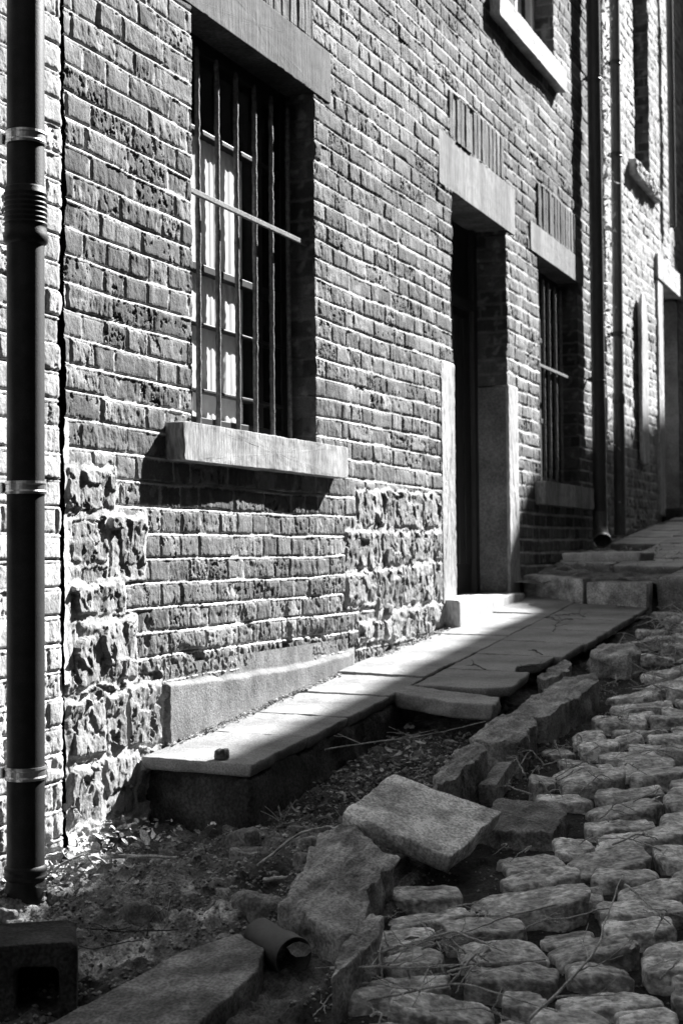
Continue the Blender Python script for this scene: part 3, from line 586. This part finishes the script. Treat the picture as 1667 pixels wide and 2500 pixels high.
# cobbles
def surf(x, y): return st(x, y) + .012
ru = np.array([math.cos(math.radians(21)), math.sin(math.radians(21))]); rv = np.array([-ru[1], ru[0]])
rg = np.random.RandomState(42); nC = 0; b_ = .85; COB = []
special = {}
while b_ < 7.3:
    dep = rg.normal(.118, .012); a_ = .3 + rg.rand() * .2
    while a_ < 4.2:
        ln = float(np.clip(rg.normal(.178, .048), .085, .28)); c = ru * (a_ + ln / 2) + rv * (b_ + dep / 2 + .020 * math.sin(a_ * 6 + b_ * 3))
        a_ += ln + .008
        x_, y_ = c
        if y_ < 2.0 or x_ < float(kx(y_)) + .055 or x_ > 2.2 - .171 * y_ + .20 or y_ > 7.35: continue
        if y_ < 2.98 and x_ < 1.10: continue
        if .95 < x_ < 1.25 and 3.66 < y_ < 4.04: continue
        if .77 < x_ < 1.07 and 5.70 < y_ < 6.1: continue
        hl, hd = ln / 2 - .003, dep / 2 - .004; cN = [(sx * hl * rg.uniform(.84, 1.06), sy * hd * rg.uniform(.80, 1.08)) for sx, sy in ((-1, -1), (1, -1), (1, 1), (-1, 1))]; P = []
        for q_ in range(4):
            p_, n_ = np.array(cN[q_]), np.array(cN[(q_ + 1) % 4]); pr_c = np.array(cN[q_ - 1]); k_ = rg.uniform(.05, .28)
            P += [tuple(p_ + (pr_c - p_) * k_), tuple(p_ + (n_ - p_) * k_), tuple(p_ + (n_ - p_) * rg.uniform(.4, .6) + rg.normal(0, .004, 2))]
        ang = rg.normal(0, .10); R_ = np.array([[math.cos(ang), -math.sin(ang)], [math.sin(ang), math.cos(ang)]]); P = np.array(P) @ R_.T
        P[:, 0] += .25 * rg.normal() * P[:, 1] * .6
        tl = rg.normal(0, .10, 2); dz = rg.normal(0, .009)
        Uc = np.array([ru[0], ru[1], .128 * ru[1] + tl[0]]); Vc = np.array([rv[0], rv[1], .128 * rv[1] + tl[1]])
        al = float(np.clip(rg.normal(.48, .11), .20, .72))
        o = stone(P, [x_, y_, st(x_, y_) + dz + .004], Uc, Vc, [0, 0, 1], .085, M['cobble'], 'cobblestone', None, nA=72, nR=13, nS=5, er=float(rg.uniform(.004, .016)), amp=float(rg.uniform(.004, .009)), freq=16, an=(.75, 1.5, 1.5), dome=float(rg.uniform(-.004, .005)), seed=int(rg.randint(0, 900)), rs=1, alb=al, chip=.7)
        tag(o, 'grey rounded cobblestone bedded in the lane among many like it', 'cobblestone', 'cobblestones paving the lane'); COB.append((x_, y_)); nC += 1
    b_ += dep + .006
anch = [((1.13, 3.62), 'cobblestone against the right corner of the loose square slab'), ((1.06, 3.27), 'cobblestone under the nearest corner of the loose square slab'), ((1.15, 2.95), 'cobblestone just right of the thin upright stone sliver'),
        ((1.06, 5.9), 'cobblestone beside the proud squarish stone block'), ((.90, 7.3), 'farthest cobblestone, at the foot of the block by the pavement step'), ((1.58, 2.75), 'cobblestone in the bottom right corner of the lane'),
        ((1.28, 3.85), 'cobblestone right of the flat gritty stone behind the loose slab'), ((1.0, 4.2), 'cobblestone beside the small narrow brick at the kerb')]
cobs = [o for o in COL.objects if o.get('category') == 'cobblestone']
for (p_, lb) in anch:
    o = min(cobs, key=lambda o: (o.location.x - p_[0]) ** 2 + (o.location.y - p_[1]) ** 2); cobs.remove(o); o['label'] = lb
print('cobbles', nC)

# ------------------------------------------------------------------ drainpipes
def clamp(x, y, z, r, parent, pm=None, m=None):
    c = MB().lathe(x, y, [(r, z - .016), (r + .004, z - .016), (r + .005, z - .010), (r + .003, z - .006), (r + .003, z + .006), (r + .005, z + .010), (r + .004, z + .016), (r, z + .016)], 40)
    c.box(-.02, x - r, y - .012, y - .004, z - .008, z + .008, .001)
    c.box(x - r - .012, x - r - .002, y - .03, y + .01, z - .014, z + .014, .002)
    return c.build('pipe_clamp', m or M['zinc'], parent, smooth=False)
xl, yl, rl = .085, 2.938, .0465
DP = empty('drainpipe', (xl, yl, .10), 'thick black drainpipe with metal clamps standing at the left edge', 'drainpipe')
MB().lathe(xl, yl, [(.0, .08), (rl + .006, .08), (rl + .006, .17), (rl, .20), (rl, 8.3)], 56, lean=(.0, .0045)).build('pipe', M['black'], DP, smooth=True)
pr_ = [(rl, 1.775), (rl + .008, 1.782), (rl + .009, 1.80), (rl + .006, 1.808), (rl + .006, 1.815)]
for k in range(7):
    z = 1.822 + k * .0125; pr_ += [(rl + .004, z), (rl + .0075, z + .003), (rl + .0075, z + .006), (rl + .004, z + .009)]
pr_ += [(rl + .005, 1.915), (rl + .001, 1.92)]
MB().lathe(xl, yl + .0075, pr_, 56).build('pipe_collar', M['black'], DP, smooth=True)
MB().lathe(xl, yl + .001, [(rl, .20), (rl + .006, .205), (rl + .006, .212), (rl + .002, .216), (rl + .006, .222), (rl + .006, .230), (rl, .236)], 56).build('pipe_collar', M['black'], DP, smooth=True)
for z in (2.043, 1.167, .462): clamp(xl, yl + .0045 * (z - .08), z, rl, DP)
D1 = empty('drainpipe', (.075, 9.27, 1.08), 'dark drainpipe on the sunlit wall ending in an open outlet shoe', 'drainpipe')
MB().lathe(.075, 9.27, [(.045, 1.13), (.045, 8.4)], 40).build('pipe', M['darkpipe'], D1, smooth=True)
for z in (4.13, 2.125): clamp(.075, 9.27, z, .045, D1, m=M['darkpipe'])
sh = MB(); pts_ = [(.075, 9.27, 1.25), (.075, 9.265, 1.15), (.085, 9.24, 1.105), (.105, 9.19, 1.065)]
sh.tube(pts_, [.0475, .0475, .050, .054], 32, cap=False); sh.tube([np.array(p) for p in pts_][::-1], [.049, .045, .0425, .0425], 32, cap=False)
s1 = sh.build('outlet_shoe', M['greypipe'], D1, smooth=True)
MB().tube([(.103, 9.195, 1.070), (.110, 9.178, 1.056)], [.0565, .0575], 32, cap=False).build('outlet_ring', M['zinc'], D1, smooth=True)
D2 = empty('drainpipe', (.07, 9.93, 1.12), 'slimmer grey drainpipe with faded joints, right of the dark one', 'drainpipe')
MB().lathe(.07, 9.90, [(.040, 1.10), (.040, 2.05), (.037, 2.06), (.037, 8.4)], 36, lean=(0, .018)).build('pipe', M['greypipe'], D2, smooth=True)
for z in (3.79, 2.515, 4.45): clamp(.07, 9.90 + .018 * (z - 1.1), z, .037, D2, m=M['darkpipe'])
MB().lathe(.07, 9.917, [(.040, 2.02), (.045, 2.03), (.045, 2.09), (.040, 2.10)], 36).build('pipe_collar', M['greypipe'], D2, smooth=True)
D3 = empty('drainpipe', (.06, 12.3, 3.7), 'thin faint drainpipe in deep shade at the upper right edge', 'drainpipe')
MB().lathe(.06, 12.22, [(.03, 3.75), (.03, 8.4)], 24).build('pipe', M['greypipe'], D3, smooth=True)
# creeper between the two pipes
CR = empty('creeper', (.03, 9.6, 1.2), 'dry sunlit creeper climbing between the two drainpipes', 'creeper')
rg = np.random.RandomState(8); zz = np.linspace(1.3, 5.6, 80); yy = 9.66 + .03 * np.sin(zz * 4) + .02 * rg.normal(size=80).cumsum() * .12; xx = .03 + .01 * np.sin(zz * 7)
MB().tube(np.column_stack([xx, yy, zz]), .004, 6).build('stem', M['twig'], CR)
lf = MB()
for _ in range(260):
    z = rg.uniform(2.4, 5.6) if rg.rand() < .8 else rg.uniform(1.3, 5.6); y = np.interp(z, zz, yy) + rg.normal(0, .05); x_ = .03 + abs(rg.normal(0, .035)); s_ = rg.uniform(.012, .03)
    a3 = rg.normal(size=3); a3 /= np.linalg.norm(a3); b3 = np.cross(a3, rg.normal(size=3)); b3 /= np.linalg.norm(b3); c = np.array([x_, y, z]); n3 = np.cross(a3, b3)
    lf.add([c - a3 * s_, c + b3 * s_ * .5 + n3 * s_ * .15, c + a3 * s_, c - b3 * s_ * .5 + n3 * s_ * .15], [(0, 1, 2, 3)])
lf.build('leaves', M['leaf'], CR)

# small dry weeds rooted in the ground
rg = np.random.RandomState(61)
for (x_, y, hh, lb) in ((.50, 2.90, .10, 'thin dry weed rising from the rubble in front of the big flagstone'), (.30, 4.02, .07, 'dry weed at the dark footing beside the earth hollow'), (.70, 3.62, .09, 'thin stalks of dry weed behind the loose square slab'), (.42, 3.70, .08, 'dry weed at the corner of the dark footing')):
    b = MB()
    for k in range(5):
        d_ = rg.normal(0, .35, 2); t_ = np.linspace(0, 1, 7); q_ = np.column_stack([x_ + d_[0] * hh * t_ ** 1.6, y + d_[1] * hh * t_ ** 1.6, st(x_, y) - .01 + hh * rg.uniform(.6, 1) * t_]); b.tube(q_, .0012, 4)
    tag(b.build('weed', M['twig'], None, base=(x_, y, st(x_, y))), lb, 'weed')

# ------------------------------------------------------------------ hollow block, plastic pipe, rubble, twigs, leaves
HBk = empty('hollow_block', (.42, 2.44, .07), 'dark hollow concrete block with a square opening in the bottom left corner', 'block')
# front plane faces the camera; the block is a thick rounded ring
cx, cy = .40, 2.455; Uh = np.array([.831, .556, 0]); Nh = np.array([-Uh[1] * -1, -1, 0.]); Nh = np.array([.556, -.831, 0.]); Vh = np.array([0, 0, 1.])
Oh = np.array([.567, 2.44, .055])
def ringblock():
    W_, H_ = .34, .165; hx0, hx1, hz0, hz1 = -.118, -.034, .030, .118; n = 96
    def rrect(x0, x1, z0, z1, r, k=n):
        pts = []
        for (cx_, cz_, a0) in ((x1 - r, z1 - r, 0), (x0 + r, z1 - r, 90), (x0 + r, z0 + r, 180), (x1 - r, z0 + r, 270)):
            for t in np.linspace(a0, a0 + 90, k // 4): pts.append((cx_ + r * math.cos(math.radians(t)), cz_ + r * math.sin(math.radians(t))))
        return np.array(pts)
    out = rrect(-W_, 0, 0, H_, .018); inn = rrect(hx0, hx1, hz0, hz1, .014); k = len(out); rings = []
    for t, dp in ((1.0, -.19), (1.0, -.12), (1.0, -.05), (1.0, -.012), (.985, -.003), (.95, 0), (.8, .0), (.6, .0), (.4, 0), (.2, 0), (.06, -.001), (.01, -.006), (0, -.02), (0, -.08), (0, -.15)):
        q = inn + (out - inn) * t; rings.append(np.column_stack([q, np.full(k, dp)]))
    L_ = np.concatenate(rings); L_[:, 2] += .004 * f3(L_ * 30, 3, 5); L_[:, 0] += .004 * f3(L_ * 25, 3, 9); L_[:, 1] += .005 * f3(L_ * 25, 3, 11)
    i = np.arange(len(L_)).reshape(-1, k); F = [tuple(q) for q in np.stack([i[:-1], i[1:], np.roll(i, -1, 1)[1:], np.roll(i, -1, 1)[:-1]], -1).reshape(-1, 4)] + [tuple(i[-1]), tuple(i[0][::-1])]
    return Oh + L_[:, :1] * Uh + L_[:, 1:2] * Vh + L_[:, 2:3] * Nh, F
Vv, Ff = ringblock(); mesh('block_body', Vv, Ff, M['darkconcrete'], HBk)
PP = empty('plastic_pipe', (.80, 2.88, .10), 'short open end of a grey plastic drain pipe between two kerb slabs', 'pipe')
ax = np.array([.82, -.55, -.10]); ax /= np.linalg.norm(ax); e0 = np.array([.893, 2.770, .136]); s_ = e0 - ax * .15
pp = MB(); pp.tube([s_, e0 - ax * .05, e0 - ax * .048, e0], [.039, .039, .044, .044], 40, cap=False); pp.tube([e0, e0 - ax * .001, s_], [.044, .040, .037], 40, cap=False); pp.build('pipe_end', M['pvc'], PP, smooth=True)

rg = np.random.RandomState(77)
def rock(x, y, s, seed, label, cat='stone', group=None, alb=.2, name='rubble_stone', up_=0.):
    n = 9; t = np.linspace(0, 2 * math.pi, n, endpoint=False) + rg.rand(); R = s * rg.uniform(.65, 1.15, n)
    P = np.column_stack([R * np.cos(t), R * np.sin(t) * rg.uniform(.6, 1)]); tl = rg.normal(0, .15, 2)
    z = float(gz(np.array([x]), np.array([y]))[0]) + s * .55 + up_
    return tag(stone(P, [x, y, z], [1, 0, tl[0]], [0, 1, tl[1]], [0, 0, 1], s * 1.1, M['kerb'], name, None, nA=60, nR=10, nS=5, er=s * .35, amp=s * .12, freq=1.2 / s, seed=seed, rs=1, alb=alb), label, cat, group)
rock(.42, 3.46, .05, 1, 'rounded stone lying in the shadow below the pavement footing')
rock(.50, 3.63, .035, 2, 'pale round stone beside the dark footing near the big flagstone')
rock(.22, 3.42, .045, 3, 'jagged stone among dead leaves at the foot of the footing')
rock(.60, 3.50, .04, 4, 'flat pale stone behind the bent stick')
rock(.44, 2.93, .065, 5, 'wedge shaped rock lying on the rubble in front of the twig tangle', alb=.17)
rock(.13, 3.00, .055, 6, 'rough rock beside the foot of the black drainpipe', alb=.22)
rock(.66, 3.05, .07, 7, 'flat layered rock left of the big broken flagstone', alb=.22)
rock(.30, 3.70 - .08, .03, 8, 'small dark stone leaning on the end face of the footing')
q = rock(.255, 3.64, .026, 9, 'small dark clod sitting on the edge of the sunlit first slab', alb=.05, name='clod'); q.location.z = pv(.25, 3.64) + .0
q = rock(.62, 3.72, .045, 10, 'mossy stone half under the loose square slab', alb=.12)
for k in range(60):
    y = rg.uniform(2.5, 3.55); x_ = rg.uniform(.05, .72); 
    if y < 2.75 and x_ > .4: continue
    rock(x_, y, .010 + .035 * rg.rand() ** 2.2, 20 + k, 'small rough stone scattered on the rubble ground in front of the footing', group='small stones on the rubble', alb=rg.uniform(.15, .32))
# gravel and crumbs
gv = MB(); rg = np.random.RandomState(99)
def crumb(x, y, z, s, a):
    P = rg.normal(size=(6, 3)); P /= np.linalg.norm(P, axis=1)[:, None]
    oc = np.array([(1,0,0),(-1,0,0),(0,1,0),(0,-1,0),(0,0,1),(0,0,-1)], float) * (s * rg.uniform(.6, 1.3, (6, 1))); oc[:, 2] *= .7
    c, n_ = math.cos(rg.rand() * 6), math.sin(rg.rand() * 6)
    gv.add(oc + [x, y, z], [(0,2,4),(2,1,4),(1,3,4),(3,0,4),(2,0,5),(1,2,5),(3,1,5),(0,3,5)], a)
for k in range(12000):
    t = rg.rand()
    if t < .35: x_, y = rg.uniform(0, .8), rg.uniform(2.3, 3.6); z = None
    elif t < .62: x_, y = rg.uniform(.38, .85), rg.uniform(3.6, 4.75); z = None
    elif t < .72: x_, y = abs(rg.normal(0, .018)) + .012, rg.uniform(3.75, 6.3); z = pv(x_, y) + .002
    elif t < .80: y = rg.uniform(2.6, 7.2); x_ = float(kx(y)) + abs(rg.normal(.02, .03)); z = None
    else: x_, y = rg.uniform(.9, 1.9), rg.uniform(2.2, 7.2); z = None
    if z is None: z = float(gz(np.array([x_]), np.array([y]))[0]) + .003
    crumb(x_, y, z, rg.uniform(.002, .008) * (1 if t < .72 else .8), rg.uniform(.1, .45))
tag(gv.build('gravel', M['earth'], None, base=(0, 0, 0), attr=True), 'fine gravel, mortar crumbs and grit over the ground and joints', 'gravel', kind='stuff')

def twig(pts, r, seed, label, nb=3, group=None, m='twig', parentless=True):
    rg = np.random.RandomState(seed); P = np.array(pts, float); t = np.linspace(0, 1, len(P)); T = np.linspace(0, 1, 26)
    C = np.column_stack([np.interp(T, t, P[:, k]) for k in range(3)]); 
    for _ in range(2): C[1:-1] = (C[:-2] + 2 * C[1:-1] + C[2:]) / 4
    L = np.linalg.norm(C[-1] - C[0]); C += np.cumsum(rg.normal(0, .0012, C.shape), 0) * np.array([1, 1, .6])
    b = MB().tube(C, np.linspace(r, r * .45, 26), 6)
    for k in range(nb):
        i = rg.randint(4, 22); dr = rg.normal(size=3) * [1, 1, .35]; dr[2] = abs(dr[2]) * .8; dr /= np.linalg.norm(dr); l = L * rg.uniform(.12, .35)
        Q = C[i] + dr * np.linspace(0, l, 9)[:, None] + np.cumsum(rg.normal(0, .0022, (9, 3)), 0)
        b.tube(Q, np.linspace(r * .6, r * .25, 9), 5)
        if rg.rand() < .6:
            d2 = dr + rg.normal(0, .6, 3); d2[2] = abs(d2[2]) * .5; d2 /= np.linalg.norm(d2); b.tube(Q[5] + d2 * np.linspace(0, l * .5, 6)[:, None], r * .25, 4)
    return tag(b.build('twig', M[m], None, base=C[0], smooth=True), label, 'twig', group)
def gp(x, y, h=.02): return (x, y, st(x, y) + h)
tg = 'dry twigs scattered on the lane'
twig([gp(.55, 3.28, .03), gp(.62, 3.38, .09), gp(.70, 3.42, .10), gp(.80, 3.36, .05)], .004, 1, 'bent stick arching over the rubble behind the big flagstone', 2)
twig([gp(.60, 3.22, .02), gp(.74, 3.27, .03)], .006, 2, 'short thick stick lying against the big flagstone', 0)
twig([gp(.36, 2.80, .03), gp(.45, 2.80, .035), gp(.58, 2.83, .04)], .0028, 3, 'thin dark branching twig above the smooth kerb slab', 7, m='wood')
twig([gp(.50, 2.82, .02), gp(.47, 2.90, .07), gp(.43, 3.0, .09)], .0022, 4, 'upright forked twig rising from the rubble by the wedge shaped rock', 4, m='wood')
twig([gp(.36, 2.72, .03), gp(.44, 2.69, .03), gp(.53, 2.75, .04)], .002, 5, 'curved hair-thin twig resting just above the smooth kerb slab', 1, m='wood')
twig([gp(.08, 3.15, .05), gp(.2, 3.2, .05), gp(.35, 3.22, .05)], .008, 6, 'pale flat splinter of wood lying in the sun by the drainpipe', 0)
twig([gp(.06, 3.05, .05), gp(.14, 3.12, .08), gp(.22, 3.08, .05)], .004, 7, 'crooked pale stick in the sunlit litter beside the drainpipe', 3)
twig([gp(.40, 4.05, .12), gp(.60, 4.3, .10), gp(.80, 4.45, .12)], .0025, 8, 'long thin twig crossing the earth hollow to the kerb', 3)
twig([gp(1.00, 2.72, .04), gp(1.18, 2.74, .05), gp(1.42, 2.86, .05)], .0032, 9, 'long twig lying over the cobbles below the thin stone sliver', 6)
twig([gp(1.05, 2.80, .04), gp(1.2, 2.92, .06), gp(1.34, 2.83, .06)], .003, 10, 'forked twig tangled over the cobbles in the bottom middle', 8)
twig([gp(1.12, 2.62, .03), gp(1.3, 2.70, .05), gp(1.5, 2.66, .03)], .0028, 11, 'pale twig crossing two cobbles at the bottom', 4)
twig([gp(1.45, 2.62, .03), gp(1.52, 2.9, .06), gp(1.50, 3.25, .09)], .0034, 12, 'long bright twig slanting up the cobbles at the right', 4)
twig([gp(1.50, 3.25, .07), gp(1.62, 3.12, .04)], .003, 13, 'short twig meeting the top of the bright slanting one', 2)
twig([gp(1.35, 3.2, .03), gp(1.28, 3.05, .05), gp(1.2, 2.95, .03)], .0026, 14, 'thin curved twig between cobbles near the centre right', 2)
rg = np.random.RandomState(271)
for (cx_, cy_, sp, n_, lb, gr_) in ((1.18, 2.72, .12, 12, 'twig in the dense tangle over the cobbles at the bottom middle', 'twigs tangled at the bottom middle'), (1.02, 4.35, .10, 9, 'twig in the tangle between the narrow brick and the cobbles', 'twigs tangled beside the kerb'), (.98, 6.4, .2, 10, 'twig in the litter on the far cobbles below the step', 'twigs below the step')):
    for k in range(n_):
        x_, y = cx_ + rg.normal(0, sp * .6), cy_ + rg.normal(0, sp); a = rg.uniform(0, 6.28); l = rg.uniform(.07, .2); x2, y2 = x_ + l * math.cos(a), y + l * math.sin(a)
        twig([gp(x_, y, .02), gp((x_ + x2) / 2 + rg.normal(0, .02), (y + y2) / 2, .04 + .035 * rg.rand()), gp(x2, y2, .02)], rg.uniform(.0016, .003), 600 + k + int(cy_ * 10), lb, rg.randint(2, 6), gr_)
rg = np.random.RandomState(314)
for k in range(95):
    y = 2.4 + 4.8 * rg.rand() ** .8; x_ = float(kx(y)) + .05 + rg.rand() * max(.1, (2.2 - .171 * y) - float(kx(y)))
    a = rg.uniform(0, 6.28); l = rg.uniform(.06, .22) * (.8 + .05 * y); x2, y2 = x_ + l * math.cos(a), y + l * math.sin(a)
    if x2 < float(kx(y2)) - .1: continue
    twig([gp(x_, y, .018), gp((x_ + x2) / 2 + rg.normal(0, .02), (y + y2) / 2, .03 + .03 * rg.rand()), gp(x2, y2, .015)], rg.uniform(.0014, .0032), 400 + k, 'dry pale twig lying loose across the cobblestones', rg.randint(1, 5), tg)
for k in range(9):
    y = rg.uniform(5.2, 7.2); x_ = rg.uniform(.35, .75); a = rg.uniform(0, 6.28); l = rg.uniform(.08, .2); x2, y2 = x_ + l * math.cos(a), y + l * math.sin(a)
    z1, z2 = pv(x_, y), pv(x2, y2); twig([(x_, y, z1 + .004), ((x_ + x2) / 2, (y + y2) / 2 + .02, (z1 + z2) / 2 + .012), (x2, y2, z2 + .004)], .002, 460 + k, 'thin dark twig lying on the smooth shaded paving slabs', 3, 'thin twigs on the pavement', m='wood')
for k in range(14):
    y = rg.uniform(7.75, 9.0); x_ = rg.uniform(.25, .7); a = rg.uniform(0, 6.28); l = rg.uniform(.06, .16); x2, y2 = x_ + l * math.cos(a), y + l * math.sin(a)
    z1, z2 = pu(x_, y), pu(x2, y2); twig([(x_, y, z1 + .006), ((x_ + x2) / 2, (y + y2) / 2 + .02, (z1 + z2) / 2 + .025), (x2, y2, z2 + .006)], .003, 480 + k, 'small twig in the litter on the upper pavement', 3, 'twigs on the upper pavement')

def leafgeo(c, s, rg):
    a = rg.normal(size=3) * [1, 1, .45]; a /= np.linalg.norm(a); b = np.cross(a, rg.normal(size=3) * [.5, .5, 1]); b /= np.linalg.norm(b); n_ = np.cross(a, b); V = []; 
    for i, t in enumerate(np.linspace(-1, 1, 6)):
        wd = math.sqrt(max(.02, 1 - t * t)) * .5 * rg.uniform(.8, 1.2)
        for u in (-1, 0, 1): V.append(np.array(c) + s * (a * t + b * u * wd + n_ * (.35 * abs(u) * wd + .2 * t * t * rg.uniform(-.5, 1.2))))
    return V, [(i * 3 + j, i * 3 + j + 1, i * 3 + j + 4, i * 3 + j + 3) for i in range(5) for j in range(2)]
rg = np.random.RandomState(55)
def leaf(x, y, z, s, label, group=None):
    V, F = leafgeo((x, y, z), s, rg); tag(mesh('dead_leaf', V, F, M['leaf'], None, base=(x, y, z)), label, 'leaf', group)
leaf(*gp(1.28, 2.83, .05), .035, 'pale curled leaf caught in the tangle of twigs at the bottom')
leaf(*gp(1.04, 3.0, .03), .02, 'small white leaf beside the thin stone sliver')
leaf(*gp(.78, 3.38, .10), .022, 'pale leaf on the far corner of the big broken flagstone')
leaf(*gp(.905, 2.77, .05), .03, 'dark leaf hanging below the mouth of the plastic pipe')
leaf(*gp(.27, 3.35, .05), .03, 'sunlit leaf at the edge of the footing shadow')
leaf(*gp(.34, 3.40, .06), .035, 'broad folded leaf in shadow below the footing')
for k in range(46):
    if k < 18: x_, y, h = rg.uniform(.03, .30), rg.uniform(2.98, 3.40), rg.uniform(.04, .09)
    elif k < 36: x_, y, h = rg.normal(.52, .07), rg.normal(4.25, .2), rg.uniform(.02, .05)
    else: x_, y, h = rg.uniform(1.0, 1.6), rg.uniform(2.5, 4.5), rg.uniform(.02, .03)
    gr_ = ('dead leaves beside the drainpipe foot', 'dead leaves in the earth hollow', 'dead leaves between the cobbles')[0 if k < 18 else 1 if k < 36 else 2]
    leaf(x_, y, st(x_, y) + h, rg.uniform(.014, .034) if k < 18 else rg.uniform(.008, .022), ('crumpled dead leaf in the sunlit litter beside the drainpipe foot', 'small pale leaf in the earth hollow beside the pavement', 'small dry leaf lying between the cobbles')[0 if k < 18 else 1 if k < 36 else 2], gr_)
ll = MB()
for k in range(700):
    t = rg.rand()
    if t < .4: x_, y = abs(rg.normal(0, .14)), rg.uniform(2.9, 3.5); z = st(x_, y) + rg.uniform(.03, .07)
    elif t < .8: x_, y = rg.normal(.52, .09), rg.normal(4.2, .28); z = st(x_, y) + rg.uniform(.005, .03)
    else: x_, y = rg.uniform(.15, .75), rg.uniform(7.8, 9.3); z = pu(x_, y) + rg.uniform(.005, .02)
    V, F = leafgeo((x_, y, z), rg.uniform(.005, .014), rg); ll.add(V, F)
tag(ll.build('leaf_litter', M['leaf'], None, base=(0, 0, 0)), 'fine crumbled leaf litter on the ground', 'leaf litter', kind='stuff')
